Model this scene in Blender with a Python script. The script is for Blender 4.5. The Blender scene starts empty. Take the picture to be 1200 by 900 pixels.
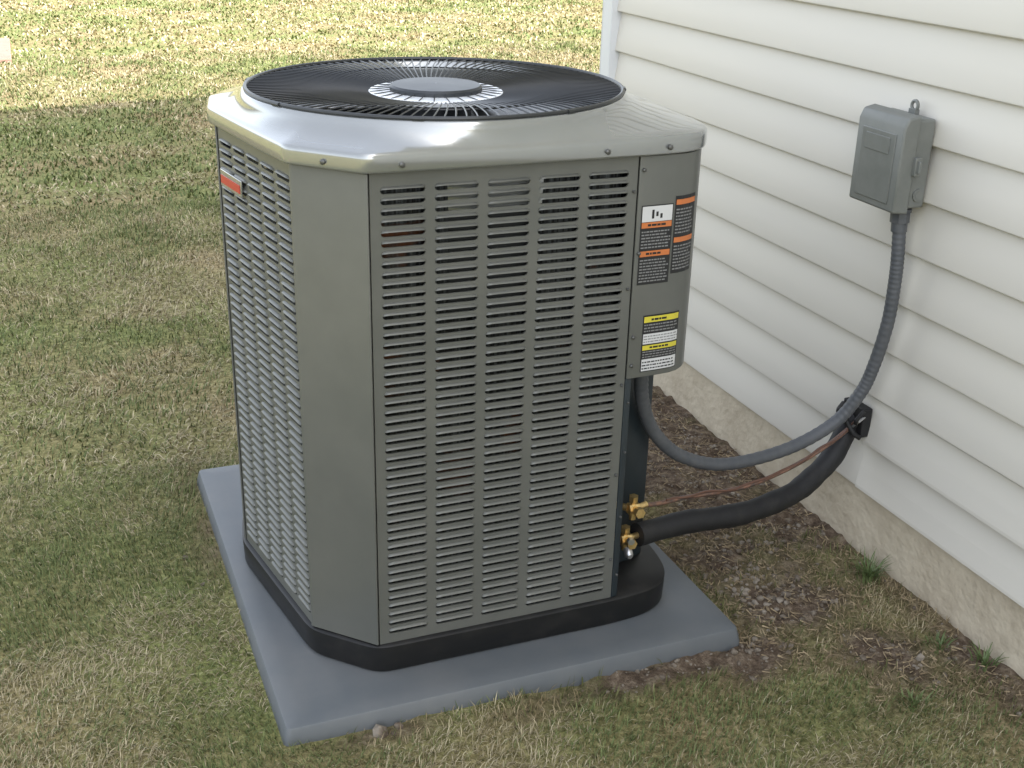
import bpy, math, random
import numpy as np
from mathutils import Vector, Matrix
random.seed(7); rng=np.random.default_rng(7)
scene=bpy.context.scene

# ------------------------------------------------------------ helpers
def empty(name):
    e=bpy.data.objects.new(name,None); scene.collection.objects.link(e); e.empty_display_size=.1; return e
def obj(name,verts,faces,mat,parent=None,smooth=None,bevel=None,solid=None,matids=None):
    me=bpy.data.meshes.new(name); me.from_pydata([tuple(v) for v in verts],[],[tuple(f) for f in faces]); me.validate(); me.update()
    mats=mat if isinstance(mat,(list,tuple)) else [mat]
    for m in mats: me.materials.append(m)
    if matids is not None and len(matids)==len(me.polygons): me.polygons.foreach_set('material_index',matids)
    if smooth is not None:
        me.polygons.foreach_set('use_smooth',[True]*len(me.polygons))
        me.set_sharp_from_angle(angle=math.radians(smooth))
    o=bpy.data.objects.new(name,me); scene.collection.objects.link(o)
    if parent: o.parent=parent
    if solid: 
        s=o.modifiers.new('s','SOLIDIFY'); s.thickness=solid; s.offset=-1
    if bevel:
        b=o.modifiers.new('b','BEVEL'); b.width=bevel; b.segments=3; b.limit_method='ANGLE'; b.angle_limit=math.radians(40)
        if smooth is None:
            me.polygons.foreach_set('use_smooth',[True]*len(me.polygons)); me.set_sharp_from_angle(angle=math.radians(60))
    return o
class MB:
    def __init__(s): s.v=[];s.f=[];s.m=[]
    def add(s,v,f,m=0):
        b=len(s.v); s.v+= [tuple(x) for x in v]; s.f+=[tuple(b+i for i in q) for q in f]; s.m+=[m]*len(f)
    def box(s,a,b,m=0):
        x0,y0,z0=a;x1,y1,z1=b
        s.add([(x0,y0,z0),(x1,y0,z0),(x1,y1,z0),(x0,y1,z0),(x0,y0,z1),(x1,y0,z1),(x1,y1,z1),(x0,y1,z1)],
              [(3,2,1,0),(4,5,6,7),(0,1,5,4),(1,2,6,5),(2,3,7,6),(3,0,4,7)],m)
    def tube(s,pts,rad,n=8,m=0,cap=True):
        pts=[Vector(p) for p in pts]; k=len(pts)
        rads=rad if hasattr(rad,'__len__') else [rad]*k
        up=Vector((0,0,1)); v=[];f=[]
        t0=(pts[1]-pts[0]).normalized()
        if abs(t0.dot(up))>.95: up=Vector((0,1,0))
        nrm=t0.cross(up).normalized()
        for i,p in enumerate(pts):
            t=(pts[min(i+1,k-1)]-pts[max(i-1,0)]).normalized()
            nrm=(nrm-t*nrm.dot(t)).normalized(); bi=t.cross(nrm)
            for j in range(n):
                a=2*math.pi*j/n; v.append(p+(nrm*math.cos(a)+bi*math.sin(a))*rads[i])
        for i in range(k-1):
            for j in range(n):
                f.append((i*n+j,i*n+(j+1)%n,(i+1)*n+(j+1)%n,(i+1)*n+j))
        if cap: f.append(tuple(range(n-1,-1,-1))); f.append(tuple((k-1)*n+j for j in range(n)))
        s.add(v,f,m)
    def obj(s,name,mat,parent=None,**k): return obj(name,s.v,s.f,mat,parent,matids=s.m,**k)
def catmull(P,n=10):
    P=[Vector(p) for p in P]; P=[P[0]*2-P[1]]+P+[P[-1]*2-P[-2]]; out=[]
    for i in range(1,len(P)-2):
        a,b,c,d=P[i-1:i+3]
        for j in range(n):
            t=j/n; out.append(.5*((2*b)+(c-a)*t+(2*a-5*b+4*c-d)*t*t+(-a+3*b-3*c+d)*t**3))
    out.append(P[-2]); return out
def ring_rows(rows,closed=True):
    n=len(rows[0]); v=[p for r in rows for p in r]; f=[]
    for i in range(len(rows)-1):
        for j in range(n if closed else n-1):
            f.append((i*n+j,i*n+(j+1)%n,(i+1)*n+(j+1)%n,(i+1)*n+j))
    return v,f
_tab=rng.random((256,256))
def vnoise(x,y):
    xi=np.floor(x).astype(int);yi=np.floor(y).astype(int);fx=x-xi;fy=y-yi
    fx=fx*fx*(3-2*fx);fy=fy*fy*(3-2*fy)
    g=lambda a,b:_tab[a%256,b%256]
    return (g(xi,yi)*(1-fx)+g(xi+1,yi)*fx)*(1-fy)+(g(xi,yi+1)*(1-fx)+g(xi+1,yi+1)*fx)*fy
def fbm(x,y,o=4):
    s=0;a=1;t=0
    for i in range(o): s=s+a*vnoise(x*2**i+17*i,y*2**i+31*i);t+=a;a*=.55
    return s/t
def sst(a,b,x): t=np.clip((x-a)/(b-a),0,1); return t*t*(3-2*t)

# ------------------------------------------------------------ materials
def mat(name,col,rough=.5,metal=0,noise=None,bump=None,spec=.5,coat=0,stretch=None):
    m=bpy.data.materials.new(name); m.use_nodes=True; nt=m.node_tree; b=nt.nodes['Principled BSDF']
    b.inputs['Roughness'].default_value=rough; b.inputs['Metallic'].default_value=metal
    b.inputs['Specular IOR Level'].default_value=spec; b.inputs['Coat Weight'].default_value=coat; b.inputs['Coat Roughness'].default_value=.04
    b.inputs['Base Color'].default_value=(*col,1)
    tc=nt.nodes.new('ShaderNodeTexCoord'); mp=nt.nodes.new('ShaderNodeMapping'); nt.links.new(tc.outputs['Object'],mp.inputs[0])
    if stretch: mp.inputs['Scale'].default_value=stretch
    if noise:
        sc,col2,lo,hi=noise
        n=nt.nodes.new('ShaderNodeTexNoise'); n.inputs['Scale'].default_value=sc; n.inputs['Detail'].default_value=4
        n.inputs['Roughness'].default_value=.65
        nt.links.new(mp.outputs[0],n.inputs['Vector'])
        r=nt.nodes.new('ShaderNodeMapRange'); r.inputs[1].default_value=lo; r.inputs[2].default_value=hi
        nt.links.new(n.outputs['Fac'],r.inputs[0])
        mx=nt.nodes.new('ShaderNodeMix'); mx.data_type='RGBA'; mx.inputs[6].default_value=(*col,1); mx.inputs[7].default_value=(*col2,1)
        nt.links.new(r.outputs[0],mx.inputs[0]); nt.links.new(mx.outputs[2],b.inputs['Base Color'])
        rr=nt.nodes.new('ShaderNodeMapRange'); rr.inputs[3].default_value=max(0,rough-.06); rr.inputs[4].default_value=min(1,rough+.1)
        nt.links.new(n.outputs['Fac'],rr.inputs[0]); nt.links.new(rr.outputs[0],b.inputs['Roughness'])
    if bump:
        sc,st,dist=bump
        n=nt.nodes.new('ShaderNodeTexNoise'); n.inputs['Scale'].default_value=sc; n.inputs['Detail'].default_value=3
        nt.links.new(mp.outputs[0],n.inputs['Vector'])
        bp=nt.nodes.new('ShaderNodeBump'); bp.inputs['Strength'].default_value=st; bp.inputs['Distance'].default_value=dist
        nt.links.new(n.outputs['Fac'],bp.inputs['Height']); nt.links.new(bp.outputs[0],b.inputs['Normal'])
    return m
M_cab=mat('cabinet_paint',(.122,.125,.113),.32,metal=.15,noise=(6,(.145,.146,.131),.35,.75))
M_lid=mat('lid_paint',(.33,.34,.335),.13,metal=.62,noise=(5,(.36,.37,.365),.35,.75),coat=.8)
M_pan=mat('base_pan_black',(.007,.007,.007),.45,noise=(20,(.02,.018,.016),.5,.8))
M_pad=mat('pad_plastic',(.105,.117,.125),.5,noise=(5,(.145,.150,.150),.35,.75),bump=(90,.15,.001))
M_wire=mat('guard_wire',(.03,.032,.033),.35)
M_hub=mat('motor_cap',(.028,.032,.036),.4,noise=(20,(.04,.044,.05),.4,.7))
M_silver=mat('motor_metal',(.85,.87,.88),.35,metal=.2,noise=(15,(.72,.74,.75),.4,.7))
M_blade=mat('fan_blade_mat',(.28,.285,.29),.28,metal=.6)
M_dark=mat('dark_interior',(.012,.013,.013),.7)
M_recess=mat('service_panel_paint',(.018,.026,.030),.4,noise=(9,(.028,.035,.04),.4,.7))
M_screw=mat('screw_metal',(.12,.12,.115),.4,metal=.6)
M_boxp=mat('disconnect_paint',(.15,.157,.143),.42,noise=(14,(.185,.19,.175),.35,.7),bump=(200,.06,.0006))
M_cond=mat('conduit_gray',(.075,.08,.087),.5,noise=(30,(.095,.098,.103),.4,.7))
M_foam=mat('foam_black',(.010,.010,.0105),.62,noise=(25,(.026,.024,.022),.5,.8),bump=(120,.3,.001))
M_copper=mat('copper',(.30,.17,.12),.45,metal=.6,noise=(40,(.12,.10,.09),.4,.65))
M_brass=mat('brass',(.85,.62,.28),.28,metal=.9,noise=(60,(.6,.42,.18),.4,.7))
M_steel=mat('zinc',(.6,.6,.6),.3,metal=.9)
M_black=mat('label_black',(.014,.014,.015),.4)
M_white=mat('label_white',(.60,.60,.60),.4)
M_orange=mat('label_orange',(.55,.17,.05),.4)
M_yellow=mat('label_yellow',(.60,.52,.05),.4)
M_red=mat('badge_red',(.45,.04,.03),.35)
M_ltext=mat('label_text',(.22,.22,.22),.45)
M_siding=mat('vinyl_siding',(.665,.632,.56),.45,noise=(3,(.625,.595,.53),.4,.7),bump=(60,.12,.0012),stretch=(1,.12,1))
M_trim=mat('corner_trim',(.70,.71,.71),.45)
M_found=mat('foundation_stucco',(.56,.49,.37),.9,noise=(9,(.42,.355,.26),.4,.75),bump=(45,.8,.006))
M_roof=mat('roof_shingle',(.08,.075,.07),.9,noise=(12,(.12,.11,.10),.4,.7))
M_stone=mat('pebbles',(.25,.215,.17),.9,noise=(14,(.10,.075,.052),.42,.58))
M_path=mat('walkway_concrete',(.34,.20,.16),.9,noise=(9,(.28,.17,.13),.4,.7))
M_iron=mat('fence_iron',(.03,.03,.03),.6)
M_coil=bpy.data.materials.new('coil_fins'); M_coil.use_nodes=True
nt=M_coil.node_tree; b=nt.nodes['Principled BSDF']; b.inputs['Metallic'].default_value=.6; b.inputs['Roughness'].default_value=.4
tc=nt.nodes.new('ShaderNodeTexCoord'); n=nt.nodes.new('ShaderNodeTexNoise'); mp=nt.nodes.new('ShaderNodeMapping'); mp.inputs['Scale'].default_value=(150,150,3)
nt.links.new(tc.outputs['Object'],mp.inputs[0]); nt.links.new(mp.outputs[0],n.inputs['Vector']); n.inputs['Scale'].default_value=1; n.inputs['Detail'].default_value=2
r=nt.nodes.new('ShaderNodeValToRGB'); r.color_ramp.elements[0].position=.42; r.color_ramp.elements[0].color=(.012,.013,.015,1); r.color_ramp.elements[1].position=.8; r.color_ramp.elements[1].color=(.13,.14,.15,1)
nt.links.new(n.outputs['Fac'],r.inputs[0])
n2=nt.nodes.new('ShaderNodeTexNoise'); n2.inputs['Scale'].default_value=9; n2.inputs['Detail'].default_value=4; nt.links.new(tc.outputs['Object'],n2.inputs['Vector'])
mr=nt.nodes.new('ShaderNodeMapRange'); mr.inputs[1].default_value=.60; mr.inputs[2].default_value=.70; nt.links.new(n2.outputs['Fac'],mr.inputs[0])
mx=nt.nodes.new('ShaderNodeMix'); mx.data_type='RGBA'; mx.inputs[7].default_value=(.12,.045,.022,1); nt.links.new(mr.outputs[0],mx.inputs[0]); nt.links.new(r.outputs[0],mx.inputs[6]); nt.links.new(mx.outputs[2],b.inputs['Base Color'])

# ------------------------------------------------------------ AIR CONDITIONER
ac=empty('air_conditioner_unit')
ZB,ZT=.104,1.058
OUT=[(.218,.114),(.734,.114),(.828,.123),(.868,.143),(.897,.183),(.911,.25),(.922,.5),(.918,.70),(.903,.79),(.85,.85),(.76,.885),(.32,.90),(.20,.875),(.12,.82),(.062,.73),(.044,.62),(.1105,.225)]
COILP=[(.218,.114),(.728,.114),(.742,.34),(.915,.36),(.922,.5),(.918,.70),(.903,.79),(.85,.85),(.76,.885),(.32,.90),(.20,.875),(.12,.82),(.062,.73),(.044,.62),(.1105,.225)]
CX,CY=.462,.482
def cast(poly,cx,cy,a):
    dx,dy=math.cos(a),math.sin(a);best=None
    for i in range(len(poly)):
        (x0,y0),(x1,y1)=poly[i],poly[(i+1)%len(poly)]
        ex,ey=x1-x0,y1-y0; det=-dx*ey+dy*ex
        if abs(det)<1e-12: continue
        t=(-(x0-cx)*ey+(y0-cy)*ex)/det; u=(dx*(y0-cy)-dy*(x0-cx))/det
        if t>0 and -1e-6<=u<=1+1e-6 and (best is None or t<best): best=t
    return best
N=720
ANG=[2*math.pi*i/N for i in range(N)]
def outline(off,z,poly=OUT):
    r=[]
    for a in ANG:
        t=cast(poly,CX,CY,a)+off; r.append((CX+t*math.cos(a),CY+t*math.sin(a),z))
    return r
TS=np.array([cast(OUT,CX,CY,a) for a in ANG])
def smooth_outline(off,z,k):
    w=np.hanning(2*k+3)[1:-1]; w/=w.sum()
    ts=sum(w[j+k]*np.roll(TS,-j) for j in range(-k,k+1))+off
    return [(CX+t*math.cos(a),CY+t*math.sin(a),z) for t,a in zip(ts,ANG)]
RX,RY,ZR=.374,.364,1.135
def ell(rx,ry,z,s=1.0): return [(CX+rx*math.cos(a),CY+ry*math.sin(a),z) for a in ANG]
def mixr(A,B,t,z): return [(a[0]*(1-t)+b[0]*t,a[1]*(1-t)+b[1]*t,z) for a,b in zip(A,B)]
K=5
O1=smooth_outline(.008,0,K); E=ell(RX+.011,RY+.009,0)
rows=[smooth_outline(.000,ZT-.001,K),smooth_outline(.010,ZT-.001,K),smooth_outline(.0135,ZT+.001,K),smooth_outline(.0145,ZT+.004,K),smooth_outline(.0145,ZT+.024,K),
 smooth_outline(.0135,ZT+.029,K),smooth_outline(.011,ZT+.0325,K),mixr(O1,E,.0,ZT+.034),mixr(O1,E,.22,ZT+.0385),mixr(O1,E,.5,ZT+.045),mixr(O1,E,.78,ZT+.054),mixr(O1,E,.93,ZT+.062),mixr(O1,E,1,ZT+.068),
 ell(RX+.007,RY+.006,ZR-.003),ell(RX+.004,RY+.003,ZR),ell(RX-.004,RY-.004,ZR-.001),ell(RX-.008,RY-.008,ZR-.006),ell(RX-.010,RY-.010,ZR-.02),ell(RX-.012,RY-.012,ZR-.16)]
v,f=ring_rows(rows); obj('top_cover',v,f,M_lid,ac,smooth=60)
mb=MB(); mb.tube([(CX+(RX-.001)*math.cos(a),CY+(RY-.001)*math.sin(a),ZR+.003) for a in [2*math.pi*i/96 for i in range(97)]],.0042,8,cap=False)
mb.tube([(CX+.255*math.cos(a),CY+.255*math.sin(a),ZR-.001) for a in [2*math.pi*i/64 for i in range(65)]],.0018,5,cap=False)
NW=112
for i in range(NW):
    a=2*math.pi*i/NW; P=[]
    for j in range(6):
        t=j/5; rr=.128+(RX-.005-.128)*t; aa=a+.10*(1-t)
        P.append((CX+rr*math.cos(aa),CY+rr*.985*math.sin(aa),ZR+.002+.005*math.sin(t*math.pi)-.013*(1-t)**1.5))
    mb.tube(P,[.0012,.0014,.0016,.0016,.0016,.0016],4,cap=False)
for i in range(28):
    a=2*math.pi*i/28; mb.tube([(CX+q*math.cos(a+.1),CY+q*math.sin(a+.1),z) for q,z in ((.09,ZR-.0045),(.133,ZR-.0085))],.0011,4,cap=False)
for i in range(8):
    a=2*math.pi*(i+.5)/8; x,y=CX+(RX+.002)*math.cos(a),CY+(RY+.001)*math.sin(a); mb.tube([(x-.010*math.sin(a),y+.010*math.cos(a),ZR+.003),(x+.010*math.sin(a),y-.010*math.cos(a),ZR+.003)],.004,8)
mb.obj('fan_guard',M_wire,ac,smooth=40)
def disc(name,r,z0,z1,m,bev=.004,n=64):
    rows=[[(CX+q*math.cos(2*math.pi*i/n),CY+q*math.sin(2*math.pi*i/n),z) for i in range(n)] for q,z in ((r,z0),(r,z1-bev),(r-bev,z1),(r*.5,z1+.0015),(.001,z1+.002))]
    v,f=ring_rows(rows); return obj(name,v,f,m,ac,smooth=40)
disc('motor_cap',.092,ZR-.030,ZR+.004,M_hub)
disc('motor_ring',.136,ZR-.018,ZR-.0085,M_silver,bev=.003)
disc('motor_body',.07,ZR-.22,ZR-.031,M_hub)
mb=MB()
for k in range(3):
    a0=2*math.pi*k/3-.15; g=[]
    for i in range(9):
        t=i/8; rr=.08+.275*t; row=[]
        for j in range(9):
            u=j/8; aa=a0+(u-.5)*(1.25+.25*t)+.25*t; row.append((CX+rr*math.cos(aa),CY+rr*math.sin(aa),ZR-.075+.05*(u-.5)+.015*math.sin(u*math.pi)))
        g.append(row)
    v,f=ring_rows(g,False); mb.add(v,f)
mb.obj('fan_blades',M_blade,ac,smooth=60,solid=.003)
v=ell(RX-.012,RY-.012,ZR-.35); obj('fan_cavity',v+ell(RX-.012,RY-.012,ZR-.161),[tuple(range(N))]+[(i,(i+1)%N,N+(i+1)%N,N+i) for i in range(N)],M_dark,ac)
v,f=ring_rows([outline(-.028,ZB,COILP),outline(-.028,ZT,COILP)]); obj('condenser_coil',v,f,M_coil,ac)
v,f=ring_rows([smooth_outline(-.002,.0372,12),smooth_outline(.004,.045,12),smooth_outline(.006,ZB-.014,12),smooth_outline(.006,ZB-.005,12),smooth_outline(0,ZB-.001,12),smooth_outline(-.2,ZB-.001,12)])
obj('base_pan',v,f,M_pan,ac,smooth=40)

def panel(name,p0,p1,z0,z1,ncol,nrow,side=.018,gap=.016,topm=.022,botm=.018,inset=0.003,parent=ac):
    p0=Vector((*p0,0));p1=Vector((*p1,0)); L=(p1-p0).length; t=(p1-p0)/L; nn=Vector((t.y,-t.x,0))
    mb=MB(); W=lambda s,z,d:(p0+t*s+nn*(d-inset))+Vector((0,0,z))
    s0,s1=.004,L-.001
    cw=(s1-s0-2*side-(ncol-1)*gap)/ncol; za,zb=z0+botm,z1-topm; ph=(zb-za)/nrow
    def q(a,b,c,d): mb.add([W(a,c,0),W(b,c,0),W(b,d,0),W(a,d,0)],[(0,1,2,3)])
    q(s0,s1,z0,za); q(s0,s1,zb,z1)
    for (a,b) in ((s0,-1),(s1,1)):
        mb.add([W(a,z0,0),W(a,z1,0),W(a,z1,-.012),W(a,z0,-.012)],[(0,1,2,3) if b>0 else (3,2,1,0)])
    q(s0,s0+side,za,zb); q(s1-side,s1,za,zb)
    for c in range(ncol):
        cs=s0+side+c*(cw+gap)
        if c<ncol-1: q(cs+cw,cs+cw+gap,za,zb)
        sc=cs+cw/2; h=ph*.35; a=cw/2-h-.0005
        for r_ in range(nrow):
            zc=za+(r_+.5)*ph
            P=[];Q=[]
            for k in range(7):
                an=-math.pi/2+math.pi*k/6; P.append((sc+a+h*math.cos(an),zc+h*math.sin(an))); Q.append((cs+cw,zc+math.sin(an)*ph/2))
            for k in range(7):
                an=math.pi/2+math.pi*k/6; P.append((sc-a+h*math.cos(an),zc+h*math.sin(an))); Q.append((cs,zc+math.sin(an)*ph/2))
            n=14; vv=[W(*x,0) for x in Q]+[W(*x,0) for x in P]+[W(*x,-.004) for x in P]
            ff=[(i,(i+1)%n,n+(i+1)%n,n+i) for i in range(n)]+[(n+i,n+(i+1)%n,2*n+(i+1)%n,2*n+i) for i in range(n)]
            mb.add(vv,ff)
            g=[]; prot=.0048*random.uniform(.85,1.15)
            S=[-1,-.97,-.9,-.7,0,.7,.9,.97,1]
            for j in range(4):
                w=j/3; row=[]
                for s in S:
                    e=abs(s)*(a+h); cap=1 if e<a else math.sqrt(max(0,1-((e-a)/h)**2))
                    row.append(W(sc+s*(a+h),zc+h*cap*(1-.62*w),prot*math.sin(w*math.pi/2)*min(1,cap+.05)+.0002))
                g.append(row)
            v,f=ring_rows(g,False); mb.add(v,[x[::-1] for x in f])
    o=mb.obj(name,M_cab,parent,smooth=45); return o
NR=48
panel('front_louver_panel',OUT[0],OUT[1],ZB,ZT-.002,5,NR)
panel('left_louver_panel',OUT[15],OUT[16],ZB,ZT-.002,5,NR,side=.012,gap=.012)
panel('back_louver_panel',OUT[10],OUT[11],ZB,ZT-.002,5,NR)
panel('right_louver_panel',(.914,.345),OUT[7],ZB,ZT-.002,4,NR)
def strip(name,pts,z0,z1,off,m,th=.004,smooth=30):
    P=[Vector((*p,0)) for p in pts]; R=[]
    for i,p in enumerate(P):
        t=(P[min(i+1,len(P)-1)]-P[max(i-1,0)]).normalized(); nn=Vector((t.y,-t.x,0)); R.append(p+nn*off)
    A=[(p.x,p.y,z0) for p in R];B=[(p.x,p.y,z1) for p in R]; v,f=ring_rows([A,B],False)
    return obj(name,v,f,m,ac,smooth=smooth,solid=th,bevel=.0012)
def lerp(a,b,t): return (a[0]+(b[0]-a[0])*t,a[1]+(b[1]-a[1])*t)
strip('corner_post_front',[lerp(OUT[16],OUT[15],.012),OUT[16],lerp(OUT[16],OUT[0],.04),lerp(OUT[16],OUT[0],.96),OUT[0]],ZB+.001,ZT-.003,.001,M_cab)
strip('corner_post_back_left',OUT[11:16],ZB+.001,ZT-.003,.001,M_cab)
strip('corner_post_back_right',OUT[7:11],ZB+.001,ZT-.003,.001,M_cab)
COVER=[(.7355,.1145),(.80,.1165),(.832,.119),(.852,.126),(.870,.138),(.886,.156),(.898,.18),(.907,.21),(.916,.26),(.920,.33)]
strip('control_cover',COVER,.612,ZT-.003,.001,M_cab,th=.005)
obj('control_cover_bottom',[(x,y,.614) for x,y in COVER]+[(.88,.33,.614),(.75,.2,.614)],[tuple(range(len(COVER)+2))],M_cab,ac)
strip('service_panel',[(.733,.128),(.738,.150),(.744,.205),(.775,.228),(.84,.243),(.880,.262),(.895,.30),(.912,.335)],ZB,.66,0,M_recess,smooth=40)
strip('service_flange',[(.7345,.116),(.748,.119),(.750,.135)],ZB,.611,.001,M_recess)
mb=MB()
def screw(x,y,z,n,r=.005):
    n=Vector(n).normalized(); p=Vector((x,y,z)); mb.tube([p-n*.002,p+n*.0025,p+n*.004],[r,r,r*.6],10)
for z in (.99,.80,.60,.40,.2): screw(.726,.115,z,(0,-1,0),.003)
for z in (1.03,.87,.70,.64): screw(.743,.112,z,(0,-1,0),.0038)
for (x,y) in ((.275,.099),(.66,.099)): screw(x,y,ZT+.013,(0,-1,0),.005)
screw(.153,.158,ZT+.013,(-.7,-.7,.0),.005); screw(.79,.104,ZT+.013,(.1,-1,0),.005)
for z in (.56,.45,.3,.16): screw(.7425,.115,z,(.1,-1,0),.0025)
mb.obj('screws',M_screw,ac,smooth=50)

def path_pt(s,d):
    P=[Vector((*p,0)) for p in COVER]
    for i in range(len(P)-1):
        L=(P[i+1]-P[i]).length
        if s<=L or i==len(P)-2:
            t=(P[i+1]-P[i])/L; return P[i]+t*s+Vector((t.y,-t.x,0))*(d+.0018)
        s-=L
lab=MB()
def lq(s0,s1,z0,z1,m,d,shear=0):
    n=max(1,int((s1-s0)/.006)) if s1-s0>.03 else 1
    A=[];B=[]
    for i in range(n+1):
        s=s0+(s1-s0)*i/n; p=path_pt(s,d); A.append((p.x,p.y,z0));B.append((p.x,p.y,z1))
    v,f=ring_rows([A,B],False); lab.add(v,f,m)
def text(s0,s1,z0,z1,lines,m,d,big=False):
    dz=(z1-z0)/lines
    for k in range(lines):
        z=z1-(k+.75)*dz; s=s0+.003
        while s<s1-.006:
            w=random.uniform(.003,.009)*(1.3 if big else 1); e=min(s+w,s1-.003); lq(s,e,z,z+dz*.42,m,d); s=e+.0015
            if s>s1-.012 and random.random()<.4: break
def label1(s0,s1):
    zt=.962; lq(s0,s1,.806,zt,0,0)
    lq(s0+.002,s1-.002,.930,zt-.002,1,.0006); 
    for k in range(3): lq(s0+(s1-s0)*(.33+.13*k),s0+(s1-s0)*(.40+.13*k),.936+.004*(k%2),.953-.004*k,0,.001)
    lq(s0+.002,s1-.002,.918,.929,2,.0006); text(s0+.012,s1-.012,.919,.929,1,0,.001,True)
    text(s0,s1,.877,.914,6,4,.0006)
    lq(s0+.002,s1-.002,.862,.873,2,.0006); text(s0+.012,s1-.012,.863,.873,1,0,.001,True)
    text(s0,s1,.810,.858,8,4,.0006)
label1(.008,.077)
def label1b(s0,s1):
    lq(s0,s1,.822,.975,0,0); lq(s0+.002,s1-.002,.958,.968,2,.0006); text(s0,s1,.90,.952,8,4,.0006); lq(s0+.002,s1-.002,.884,.894,2,.0006); text(s0,s1,.828,.88,8,4,.0006)
label1b(.081,.137)
def label2(s0,s1,o=-.010):
    lq(s0,s1,.633+o,.752+o,0,0); lq(s0+.002,s1-.002,.737+o,.749+o,3,.0006); text(s0+.015,s1-.02,.738+o,.748+o,1,0,.001,True)
    text(s0,s1,.716+o,.735+o,3,4,.0006); lq(s0+.002,s1-.002,.692+o,.713+o,1,.0006); text(s0,s1,.694+o,.711+o,3,4,.001)
    lq(s0+.002,s1-.002,.679+o,.689+o,3,.0006); text(s0+.015,s1-.02,.68+o,.689+o,1,0,.001,True); text(s0,s1,.662+o,.678+o,3,4,.0006)
    lq(s0+.002,s1-.002,.635+o,.66+o,1,.0006); text(s0,s1,.637+o,.657+o,3,0,.001)
label2(.028,.112)
lab.obj('warning_labels',[M_black,M_white,M_orange,M_yellow,M_ltext],ac)
p0=Vector((*OUT[15],0));p1=Vector((*OUT[16],0)); t=(p1-p0).normalized(); nn=Vector((t.y,-t.x,0))
def badge(s0,s1,z0,z1,d0,d1,m,name,sh=.0):
    vv=[]
    for d in (d0,d1):
        for s,z in ((s0,z0),(s1,z0-sh),(s1,z1-sh),(s0,z1)): vv.append(p0+t*s+nn*d+Vector((0,0,z)))
    obj(name,vv,[(0,3,2,1),(4,5,6,7),(0,1,5,4),(1,2,6,5),(2,3,7,6),(3,0,4,7)],m,ac,bevel=.0015)
badge(.03,.15,.938,.972,.002,.006,M_lid,'badge_frame'); badge(.035,.145,.945,.962,.006,.0072,M_red,'badge_plate')

mb=MB()
def valve(x,y,z):
    mb.tube([(x-.05,y+.05,z),(x-.01,y+.005,z)],.008,10); mb.tube([(x-.012,y,z),(x+.012,y,z)],.0135,6)
    mb.tube([(x,y,z),(x,y-.032,z+.004)],.0085,8); mb.tube([(x,y-.022,z+.003),(x,y-.036,z+.005)],.0115,6)
    mb.tube([(x,y,z-.026),(x,y,z+.028)],.0075,8); mb.tube([(x,y,z+.018),(x,y,z+.03)],.0105,6); mb.tube([(x+.01,y,z),(x+.035,y+.006,z)],.0075,10)
valve(.806,.178,.276); valve(.790,.175,.205)
mb.obj('brass_service_valves',M_brass,ac,smooth=40)
mb=MB(); mb.tube([(.784,.150,.195),(.782,.138,.187),(.782,.131,.186)],[.010,.010,.006],8); mb.tube([(.784,.140,.222),(.782,.131,.222)],.008,6); mb.obj('valve_caps',M_steel,ac,smooth=40)

# ------------------------------------------------------------ PAD
def rr(x0,y0,x1,y1,r,z,n=5):
    o=[]
    for cx,cy,a in ((x1-r,y1-r,0),(x0+r,y1-r,90),(x0+r,y0+r,180),(x1-r,y0+r,270)):
        for k in range(n+1):
            an=math.radians(a+90*k/n); o.append((cx+r*math.cos(an),cy+r*math.sin(an),z))
    return o
rows=[rr(0,0,1,1.151,.012,-.02),rr(.001,.001,.999,1.150,.012,.004),rr(.007,.007,.993,1.144,.012,.031),rr(.009,.009,.991,1.142,.011,.0345),rr(.014,.014,.986,1.137,.009,.036),rr(.05,.05,.95,1.1,.009,.0365)]
v,f=ring_rows(rows); k=len(rows[0]); f.append(tuple((len(rows)-1)*k+i for i in range(k)))
obj('equipment_pad',v,f,M_pad,smooth=28)

# ------------------------------------------------------------ DISCONNECT BOX
db=empty('electrical_disconnect_box')
mb=MB(); mb.box((1.425,.205,.880),(1.483,.350,1.072)); mb.obj('housing',M_boxp,db,bevel=.006)
mb=MB(); mb.add([(1.398,.200,.874),(1.398,.356,.874),(1.398,.356,1.055),(1.398,.200,1.055),(1.438,.198,.870),(1.438,.358,.870),(1.438,.358,1.082),(1.438,.198,1.082),(1.407,.200,1.076),(1.407,.356,1.076)],
 [(0,3,2,1),(3,8,9,2),(8,7,6,9),(0,1,5,4),(0,4,7,8,3),(1,2,9,6,5),(4,5,6,7)]); mb.obj('hinged_cover',M_boxp,db,bevel=.005)
mb=MB(); mb.box((1.3955,.222,.890),(1.399,.334,1.040)); mb.obj('cover_emboss',M_boxp,db,bevel=.0017)
mb=MB(); mb.box((1.3935,.238,.995),(1.3965,.318,1.030)); mb.obj('cover_nameplate',M_boxp,db,bevel=.001)
mb=MB(); mb.box((1.43,.188,.955),(1.447,.2,.995)); mb.box((1.434,.180,.962),(1.440,.19,.988)); mb.obj('latch',M_boxp,db,bevel=.002)
mb=MB(); mb.tube([(1.462,.206,.91),(1.462,.2015,.91)],.014,20); mb.tube([(1.462,.2015,.91),(1.462,.2005,.91)],.009,20); mb.obj('knockout',M_boxp,db,smooth=40)
mb=MB(); mb.tube([(1.472,.268+.010*math.cos(a),1.090+.010*math.sin(a)) for a in [2*math.pi*i/20 for i in range(21)]],.0038,6,cap=False); mb.box((1.466,.258,1.07),(1.478,.279,1.083)); mb.obj('mounting_lug',M_boxp,db,smooth=40)
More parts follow.
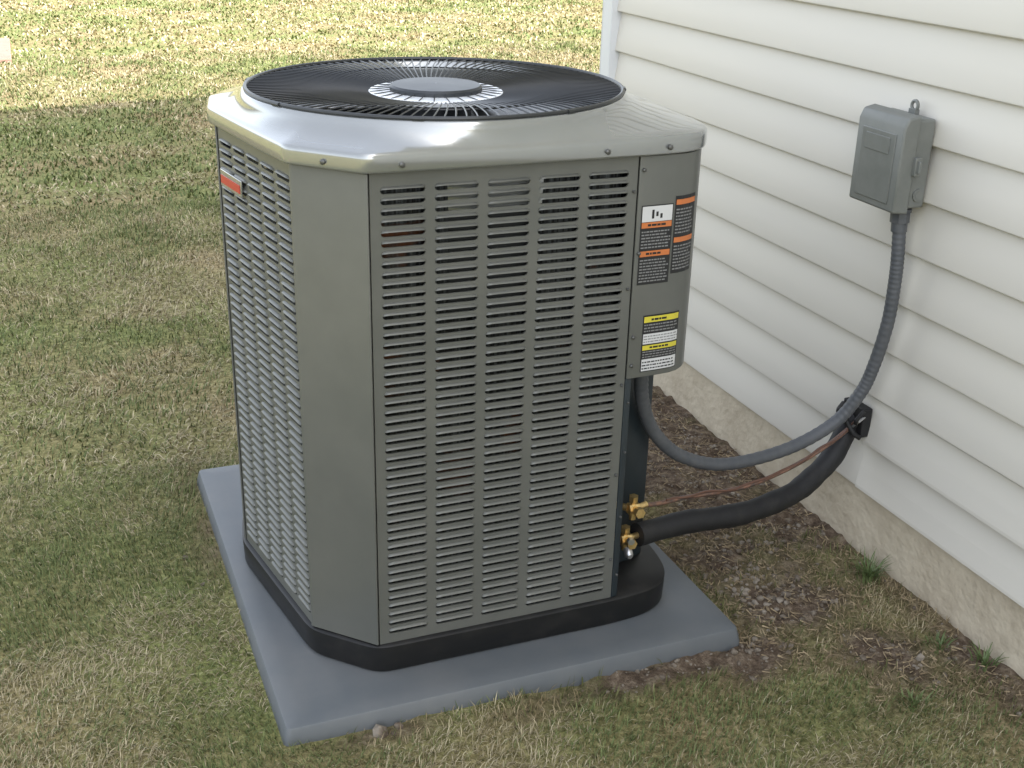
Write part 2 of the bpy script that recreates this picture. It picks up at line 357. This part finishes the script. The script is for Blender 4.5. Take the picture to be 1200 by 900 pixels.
# ------------------------------------------------------------ CONDUIT
cd=empty('electrical_conduit')
P=catmull([(1.452,.238,.850),(1.452,.226,.77),(1.452,.222,.70),(1.451,.224,.61),(1.443,.238,.505),(1.425,.250,.430),(1.374,.268,.352),(1.25,.27,.303),(1.076,.25,.303),(.956,.24,.346),(.875,.228,.420),(.832,.215,.505),(.815,.20,.59),(.812,.198,.66)],26)
mb=MB(); mb.tube(P,[.0148+.0005*math.sin(i*1.6) for i in range(len(P))],14); mb.obj('flexible_tube',M_cond,cd,smooth=60)
mb=MB(); mb.tube([(1.452,.240,.872),(1.452,.239,.864)],.024,18); mb.tube([(1.452,.239,.866),(1.452,.237,.842)],.021,8); mb.tube([(1.452,.237,.842),(1.452,.235,.822)],.0175,16); mb.obj('conduit_fitting',M_cond,cd,smooth=35)
# ------------------------------------------------------------ REFRIGERANT LINES
rl=empty('refrigerant_line_set')
P=catmull([(1.50,.325,.335),(1.462,.316,.315),(1.404,.292,.250),(1.345,.277,.212),(1.282,.26,.189),(1.20,.24,.182),(1.116,.22,.184),(1.03,.208,.193),(.946,.20,.202),(.822,.180,.206)],12)
mb=MB(); mb.tube(P,[.0262+.0008*math.sin(i*.35)+.0004*math.sin(i*.9) for i in range(len(P))],18); mb.obj('insulated_suction_line',M_foam,rl,smooth=60)
P=catmull([(1.50,.300,.345),(1.455,.290,.330),(1.38,.275,.297),(1.294,.26,.270),(1.2,.24,.256),(1.109,.222,.252),(1.02,.21,.258),(.941,.20,.266),(.88,.188,.270),(.828,.180,.277)],10)
mb=MB(); mb.tube(P,.0052,8); P2=[p+Vector((0,-.004+.003*math.sin(i*.5),.006+.002*math.cos(i*.35))) for i,p in enumerate(P[8:-12])]; mb.obj('copper_liquid_line',M_copper,rl,smooth=60)
mb=MB(); mb.tube(P2,.003,6); mb.obj('control_wire',mat('wire_brown',(.12,.06,.04),.5),rl,smooth=60)
mb=MB(); mb.box((1.463,.272,.298),(1.489,.352,.372)); mb.tube([(1.463,.345,.36),(1.445,.338,.348),(1.435,.325,.35)],.010,8); mb.tube([(1.45,.28,.33),(1.44,.268,.35),(1.455,.262,.375)],.006,6); mb.tube([(1.46,.27,.30),(1.44,.272,.315),(1.43,.29,.34),(1.44,.315,.355)],.007,6)
mb.obj('wall_penetration_sleeve',M_foam,rl,bevel=.004)
mb=MB(); mb.tube([(1.47,.275,.352),(1.448,.268,.345),(1.44,.28,.328),(1.452,.296,.318)],.0032,6); mb.obj('tie_strap',M_steel,rl,smooth=50)

# ------------------------------------------------------------ HOUSE
house=empty('house')
XW=1.487; Y0,Y1=-11.0,1.79; PC=.1222; Z0=.158
ncs=48
prof=[]
for k in range(ncs):
    z=Z0+k*PC
    prof+=[(XW+.016,z+.001),(XW+.001,z-.001),(XW-.002,z+.0015),(XW-.0025,z+.006),(XW+.004,z+PC*.45),(XW+.014,z+PC-.008),(XW+.0165,z+PC-.001)]
ys=[Y0,-6,-3,-1.5,-.5,.0,.28,.6,1.0,1.4,Y1-.03]
rows=[[(x,y,z) for x,z in prof] for y in ys]
v,f=ring_rows(rows,False); obj('siding',v,f,M_siding,house,smooth=25)
mb=MB()
def joint(y,k):
    for kk in (k,k+1):
        z=Z0+kk*PC; A=[(XW-.0045,z-.0005),(XW-.0045,z+.007),(XW+.002,z+PC*.45),(XW+.012,z+PC-.009)]
        v,f=ring_rows([[(x,y-.9,zz) for x,zz in A],[(x,y,zz) for x,zz in A]],False); mb.add(v,f)
        mb.add([(x,y,zz) for x,zz in A]+[(XW+.016,y,z+PC-.009),(XW+.006,y,z-.0005)],[(0,1,2,3,4,5)])
joint(.288,0); joint(-1.2,4)
mb.obj('siding_joint',M_siding,house)
mb=MB(); mb.box((XW-.022,Y1-.05,Z0-.01),(XW+.05,Y1+.012,6.0)); mb.box((XW-.022,Y1+.0125,Z0-.01),(XW+.10,Y1+.02,6.0)); mb.obj('corner_trim_board',M_trim,house,bevel=.004)
mb=MB(); mb.box((XW+.05,Y1-.06,Z0),(XW+9.9,Y1,6.0)); mb.box((XW+9.8,Y0,Z0),(XW+9.9,Y1-.06,6.0)); mb.box((XW+.05,Y0,Z0),(XW+9.8,Y0+.1,6.0)); mb.obj('end_walls',M_siding,house)
mb=MB(); mb.box((XW+.006,Y0,-.4),(XW+9.85,Y1-.02,Z0+.03)); mb.obj('foundation',M_found,house)
H=6.03; m_=.18
def rz(x): return H+m_*(x-XW)
xm=XW+5
mb=MB()
for (xa,xb,za,zb) in ((XW-.02,xm,rz(XW-.02),rz(xm)),(xm,XW+10,rz(xm),rz(XW))):
    mb.add([(xa,Y0-.1,za),(xb,Y0-.1,zb),(xb,Y1+.02,zb),(xa,Y1+.02,za),(xa,Y0-.1,za+.06),(xb,Y0-.1,zb+.06),(xb,Y1+.02,zb+.06),(xa,Y1+.02,za+.06)],[(3,2,1,0),(4,5,6,7),(0,1,5,4),(1,2,6,5),(2,3,7,6),(3,0,4,7)])
mb.add([(XW,Y1-.03,5.9),(XW+9.9,Y1-.03,5.9),(xm,Y1-.03,rz(xm)),(XW,Y1-.03,H)],[(0,1,2,3)])
mb.obj('roof',M_roof,house)

# ------------------------------------------------------------ GROUND
def dirt_mask(x,y):
    n=fbm(x*5+3,y*5+9,4)-.5; n2=fbm(x*17+3,y*17+9,3)-.5
    m=np.zeros_like(x)
    def blob(cx,cy,rx,ry,a=1.0): return a*np.exp(-(((x-cx)/rx)**2+((y-cy)/ry)**2))
    strip=sst(1.10,1.28,x+n*.35)*sst(.22,.42,y+n*.3)*(1-sst(1.6,1.8,y))*(x<1.6)
    m=np.maximum(m,strip*.95)
    right=sst(.97,1.02,x)*(x<1.6)*sst(-.02,.2,y)*.75*(y<1.7)
    m=np.maximum(m,right)
    wb=sst(1.33,1.45,x+n*.16)*(x<1.6)*(y<1.8)*.8
    m=np.maximum(m,wb)
    m=np.maximum(m,blob(1.20,.10,.19,.13,1.35)); m=np.maximum(m,blob(1.27,-.13,.12,.13,1.2)); m=np.maximum(m,blob(1.10,.33,.16,.16,1.2))
    m=np.maximum(m,blob(.78,-.025,.26,.055,1.2)); m=np.maximum(m,blob(.19,-.02,.12,.032,1.0)); m=np.maximum(m,blob(1.02,-.04,.11,.08,1.1)); m=np.maximum(m,blob(-.015,.9,.035,.2,.8))
    return np.clip(m+n*1.3*(m>.05)+n2*.8*(m>.05),0,1)
def gz(x,y):
    near=1/(1+((x*x+y*y)/60))
    z=(fbm(x*1.3,y*1.3,3)-.5)*.018*near+(fbm(x*9,y*9,3)-.5)*.010*near
    d=dirt_mask(x,y); z=z+d*(fbm(x*28,y*28,3)-.45)*.034
    return z-.004
def grid(n,span,c,k):
    u=np.linspace(-1,1,n); return c+span*np.sinh(u*k)/np.sinh(k)
gx=grid(440,150,1.1,8.9); gy=grid(460,150,.4,8.6)
GX,GY=np.meshgrid(gx,gy); zz=gz(GX,GY)
V=np.stack([GX,GY,zz],-1).reshape(-1,3); ny,nx=GX.shape
idx=np.arange(ny*nx).reshape(ny,nx); F=np.stack([idx[:-1,:-1],idx[:-1,1:],idx[1:,1:],idx[1:,:-1]],-1).reshape(-1,4)
me=bpy.data.meshes.new('ground'); me.vertices.add(len(V)); me.vertices.foreach_set('co',V.ravel()); me.loops.add(F.size); me.loops.foreach_set('vertex_index',F.ravel()); me.polygons.add(len(F)); me.polygons.foreach_set('loop_start',np.arange(len(F))*4); me.update(calc_edges=True)
me.polygons.foreach_set('use_smooth',[True]*len(F))
at=me.attributes.new('dirt','FLOAT','POINT'); at.data.foreach_set('value',dirt_mask(GX,GY).ravel())
go=bpy.data.objects.new('ground',me); scene.collection.objects.link(go)
G=bpy.data.materials.new('ground_soil_thatch'); G.use_nodes=True; nt=G.node_tree; L=nt.links.new; b=nt.nodes['Principled BSDF']; b.inputs['Roughness'].default_value=.95; b.inputs['Specular IOR Level'].default_value=.2
tc=nt.nodes.new('ShaderNodeTexCoord')
def nz(sc,det=6,src=None):
    n=nt.nodes.new('ShaderNodeTexNoise'); n.inputs['Scale'].default_value=sc; n.inputs['Detail'].default_value=det; n.inputs['Roughness'].default_value=.7; L(tc.outputs['Object'],n.inputs['Vector']); return n
def ramp(n,stops):
    r=nt.nodes.new('ShaderNodeValToRGB'); e=r.color_ramp.elements
    while len(e)<len(stops): e.new(.5)
    for q,(p,c) in zip(e,stops): q.position=p; q.color=(*c,1)
    L(n.outputs['Fac'],r.inputs[0]); return r
lawnf=ramp(nz(60,5),[(.3,(.08,.075,.035)),(.5,(.24,.21,.11)),(.7,(.42,.37,.22))])
patch=ramp(nz(.9,3),[(.38,(.75,.95,.6)),(.62,(1.1,1.0,.95))])
mxp=nt.nodes.new('ShaderNodeMix'); mxp.data_type='RGBA'; mxp.blend_type='MULTIPLY'; mxp.inputs[0].default_value=1; L(lawnf.outputs[0],mxp.inputs[6]); L(patch.outputs[0],mxp.inputs[7])
soil=ramp(nz(38,6),[(.3,(.045,.031,.021)),(.5,(.125,.09,.062)),(.68,(.27,.215,.155))])
a=nt.nodes.new('ShaderNodeAttribute'); a.attribute_name='dirt'
mx=nt.nodes.new('ShaderNodeMix'); mx.data_type='RGBA'; L(a.outputs['Fac'],mx.inputs[0]); L(mxp.outputs[2],mx.inputs[6]); L(soil.outputs[0],mx.inputs[7]); L(mx.outputs[2],b.inputs['Base Color'])
bp=nt.nodes.new('ShaderNodeBump'); bp.inputs['Distance'].default_value=.014; bp.inputs['Strength'].default_value=.9; L(nz(70,4).outputs['Fac'],bp.inputs['Height']); L(bp.outputs[0],b.inputs['Normal'])
me.materials.append(G)

# ------------------------------------------------------------ GRASS
M_grass=bpy.data.materials.new('grass_blades'); M_grass.use_nodes=True; nt=M_grass.node_tree; b=nt.nodes['Principled BSDF']; a=nt.nodes.new('ShaderNodeAttribute'); a.attribute_name='Col'
b.inputs['Roughness'].default_value=.7; b.inputs['Specular IOR Level'].default_value=.2
nt.links.new(a.outputs['Color'],b.inputs['Base Color'])
def blades(n,x0,x1,y0,y1,lmin,lmax,w,name,parent,sunlit_tan=0.0,lit_gain=1.0):
    x=rng.uniform(x0,x1,n);y=rng.uniform(y0,y1,n)
    d=dirt_mask(x,y)
    keep=(rng.random(n)>d*1.02)&~((x>-.004)&(x<1.004)&(y>-.004)&(y<1.155))
    keep&=~((x>XW-.005)&(y<Y1+.03))
    keep&=rng.random(n)<(.50+.5*fbm(x*6,y*6,3)*1.6)
    x=x[keep];y=y[keep];n=len(x); z=gz(x,y)
    L_=rng.uniform(lmin,lmax,n)*(0.6+.8*fbm(x*4+5,y*4,2)); az=rng.uniform(0,2*np.pi,n)*.8+fbm(x*3+9,y*3+2,2)*5; tilt=np.radians(np.clip(rng.normal(60,19,n),5,88))
    pz=fbm(x*2.6+40,y*2.6+11,4)*.65+fbm(x*.5+4,y*.5+71,3)*.35
    green=rng.random(n)<np.clip((pz-.37-sunlit_tan)*4.4,.08,.88)  # extra tan share paints sunlit paleness into the farther blades
    tilt=np.where(green,tilt*.75,tilt)
    dx,dy=np.cos(az),np.sin(az); px,py=-dy,dx
    ww=w*rng.uniform(.6,1.3,n)
    t1=tilt*.6
    bx,by,bz=x,y,z-.002
    mx_=bx+dx*np.sin(t1)*L_*.5; my_=by+dy*np.sin(t1)*L_*.5; mz_=bz+np.cos(t1)*L_*.5
    tx=mx_+dx*np.sin(tilt*1.25)*L_*.5; ty=my_+dy*np.sin(tilt*1.25)*L_*.5; tz=np.maximum(mz_+np.cos(tilt*1.25)*L_*.5,z+.001)
    Vv=np.empty((n,5,3)); 
    Vv[:,0]=np.stack([bx-px*ww/2,by-py*ww/2,bz],-1);Vv[:,1]=np.stack([bx+px*ww/2,by+py*ww/2,bz],-1)
    Vv[:,2]=np.stack([mx_+px*ww*.42,my_+py*ww*.42,mz_],-1);Vv[:,3]=np.stack([mx_-px*ww*.42,my_-py*ww*.42,mz_],-1)
    Vv[:,4]=np.stack([tx,ty,tz],-1)
    base=np.arange(n)*5
    loops=np.concatenate([np.stack([base,base+1,base+2,base+3],-1),np.stack([base+3,base+2,base+4],-1)],1).ravel()
    ls=np.stack([np.arange(n)*7,np.arange(n)*7+4],-1).ravel()
    m=bpy.data.meshes.new(name); m.vertices.add(n*5); m.vertices.foreach_set('co',Vv.ravel()); m.loops.add(len(loops)); m.loops.foreach_set('vertex_index',loops); m.polygons.add(n*2); m.polygons.foreach_set('loop_start',ls); m.update(calc_edges=True)
    r=rng.random((n,1))
    gcol=np.array([.085,.115,.040])*(1-r)+np.array([.19,.22,.085])*r
    r=r**1.4
    tcol=np.array([.25,.205,.115])*(1-r)+np.array([.52,.455,.30])*r
    c=np.where(green[:,None],gcol,tcol)*lit_gain  # gain puts sunlit brightness into the farther blades' colour
    br=np.clip(dirt_mask(x,y)*1.8,0,1)[:,None]; c=c*(1-br*.30)*np.array([1,1-.1,1-.2])**br
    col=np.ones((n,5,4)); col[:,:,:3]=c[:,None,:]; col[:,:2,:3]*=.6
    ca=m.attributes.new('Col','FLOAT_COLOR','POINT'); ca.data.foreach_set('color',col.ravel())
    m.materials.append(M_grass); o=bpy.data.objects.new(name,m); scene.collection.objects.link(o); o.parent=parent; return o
lawn=empty('lawn_grass')
blades(200000,-1.0,1.5,-.8,1.3,.012,.032,.0018,'blades_near',lawn)
blades(95000,-1.2,2.4,1.3,4.2,.018,.04,.0034,'blades_mid',lawn)
blades(85000,-1.6,6.5,4.2,9.5,.022,.042,.0095,'blades_far',lawn,.02,1.1)
blades(60000,-2.0,10,9.5,19,.03,.045,.018,'blades_distant',lawn,.06,1.25)  # far and distant blades: sunlight painted in as paler, brighter colour
def tuft(name,cx,cy,n,h,r=.03):
    mb=MB()
    for i in range(n):
        a=random.uniform(0,6.28); d=random.uniform(0,r); x,y=cx+d*math.cos(a),cy+d*math.sin(a); l=h*random.uniform(.5,1); b_=random.uniform(.2,.9); a2=a+random.uniform(-.6,.6); w=.0018
        P=[(x+math.cos(a2)*l*b_*t*t,y+math.sin(a2)*l*b_*t*t,l*t*(1-.35*b_*t)-.004) for t in (0,.35,.7,1)]
        v=[]
        for k,p in enumerate(P):
            ww=w*(1,1,.7,.1)[k]; v+=[(p[0]-math.sin(a2)*ww,p[1]+math.cos(a2)*ww,p[2]),(p[0]+math.sin(a2)*ww,p[1]-math.cos(a2)*ww,p[2])]
        mb.add(v,[(0,1,3,2),(2,3,5,4),(4,5,7,6)])
    return mb.obj(name,M_weed)
M_weed=mat('weed_green',(.08,.12,.035),.55,noise=(30,(.15,.19,.07),.4,.7))
for i,(x,y,n_,h) in enumerate(((1.43,.13,70,.07),(1.45,-.24,35,.045),(1.40,-.16,22,.035),(1.22,-.30,30,.035))): tuft('weed_tuft',x,y,n_,h)
mb=MB(); cnt=0
ico=[(0,0,1)]+[(math.cos(a)*.89,math.sin(a)*.89,.45) for a in [i*1.2566 for i in range(5)]]+[(math.cos(a)*.89,math.sin(a)*.89,-.45) for a in [i*1.2566+.628 for i in range(5)]]+[(0,0,-1)]
icf=[(0,i+1,(i+1)%5+1) for i in range(5)]+[(i+1,i+6,(i+1)%5+1) for i in range(5)]+[((i+1)%5+1,i+6,(i+1)%5+6) for i in range(5)]+[(11,(i+1)%5+6,i+6) for i in range(5)]
def clod(x,y,s):
    z=float(gz(np.array([x]),np.array([y]))[0]); a=random.uniform(0,6.28); ca,sa=math.cos(a),math.sin(a); sx,sy,sz=[random.uniform(.6,1.2) for _ in range(3)]
    vv=[]
    for p in ico:
        k=random.uniform(.75,1.2); X,Y,Z=p[0]*sx*s*k,p[1]*sy*s*k,p[2]*sz*.7*s*k; vv.append((x+X*ca-Y*sa,y+X*sa+Y*ca,z+Z+s*.25))
    mb.add(vv,icf)
while cnt<2000:
    x=random.uniform(.5,1.47);y=random.uniform(-.5,1.5)
    if 0<=x<=1.0 and 0<=y<=1.15: continue
    if dirt_mask(np.array([x]),np.array([y]))[0]>random.uniform(.45,1.0): clod(x,y,random.choice([.0015,.002,.002,.003,.003,.004,.005,.008])); cnt+=1
for i in range(90): clod(random.gauss(1.15,.06),random.gauss(.22,.06),random.choice([.004,.006,.008,.011]))
for x,y,s in ((.18,-.02,.018),(.22,-.012,.012),(1.33,-.18,.014),(.205,-.028,.009),(-.06,.62,.008),(-.08,.75,.011)): clod(x,y,s)
mb.obj('dirt_clods',M_stone)
n=5200; sx=rng.uniform(1.0,1.47,n); sy=rng.uniform(-.55,1.6,n); ks=dirt_mask(sx,sy)>.25; sx=sx[ks]; sy=sy[ks]; sz=gz(sx,sy)
mb=MB()
for x,y,z in zip(sx,sy,sz):
    a=random.uniform(0,6.28); l=random.uniform(.008,.026); w=.0009; c,s=math.cos(a),math.sin(a)
    mb.add([(x-s*w,y+c*w,z+.003),(x+s*w,y-c*w,z+.003),(x+c*l+s*w,y+s*l-c*w,z+random.uniform(.003,.010)),(x+c*l-s*w,y+s*l+c*w,z+.006)],[(0,1,2,3)])
mb.obj('dead_straw',mat('straw',(.36,.28,.165),.8,noise=(20,(.18,.13,.075),.4,.6)))
mb=MB(); mb.box((-4.5,9.2,-.05),(-.36,10.6,.03)); mb.obj('walkway',M_path,bevel=.01)
gf=MB()
for i in range(9):
    x=5.0+i*.085; gf.box((x,14.9,0),(x+.018,14.92,.42))
gf.box((4.98,14.925,.10),(5.73,14.935,.125)); gf.box((4.98,14.925,.34),(5.73,14.935,.365)); gf.obj('garden_fence',M_iron)

# ------------------------------------------------------------ LIGHT
el=math.radians(45); hx,hy=.6,-.8
to=Vector((hx*math.cos(el),hy*math.cos(el),math.sin(el)))
sl=bpy.data.lights.new('sun','SUN'); sl.energy=9; sl.angle=math.radians(.5); sl.color=(1,.96,.88)
so=bpy.data.objects.new('sun',sl); scene.collection.objects.link(so); so.rotation_mode='QUATERNION'; so.rotation_quaternion=to.to_track_quat('Z','Y'); so.location=(3,-3,12)
w=bpy.data.worlds.new('World'); scene.world=w; w.use_nodes=True; nt=w.node_tree
sk=nt.nodes.new('ShaderNodeTexSky'); sk.sky_type='NISHITA'; sk.sun_disc=False; sk.sun_elevation=el; sk.sun_rotation=math.atan2(hx,hy); sk.air_density=1.0; sk.dust_density=3.0; sk.ozone_density=1.0
hs=nt.nodes.new('ShaderNodeHueSaturation'); hs.inputs['Saturation'].default_value=.38
nt.links.new(sk.outputs[0],hs.inputs['Color']); nt.links.new(hs.outputs[0],nt.nodes['Background'].inputs[0]); nt.nodes['Background'].inputs[1].default_value=.60
scene.view_settings.view_transform='Standard'; scene.view_settings.look='None'; scene.view_settings.exposure=0
# ------------------------------------------------------------ CAMERA
R=Vector((.92914,-.36899,.02323)); D=Vector((-.12409,-.37042,-.92054)); Fw=Vector((.34827,.85243,-.38996))
cam=bpy.data.cameras.new('camera'); cam.sensor_width=36; cam.lens=1405.76/1200*36; cam.clip_end=500; cam.clip_start=.05
co=bpy.data.objects.new('camera',cam); scene.collection.objects.link(co)
M3=Matrix((R,-D,-Fw)).transposed(); co.matrix_world=Matrix.Translation((-.3029,-1.8294,1.5237))@M3.to_4x4()
scene.camera=co
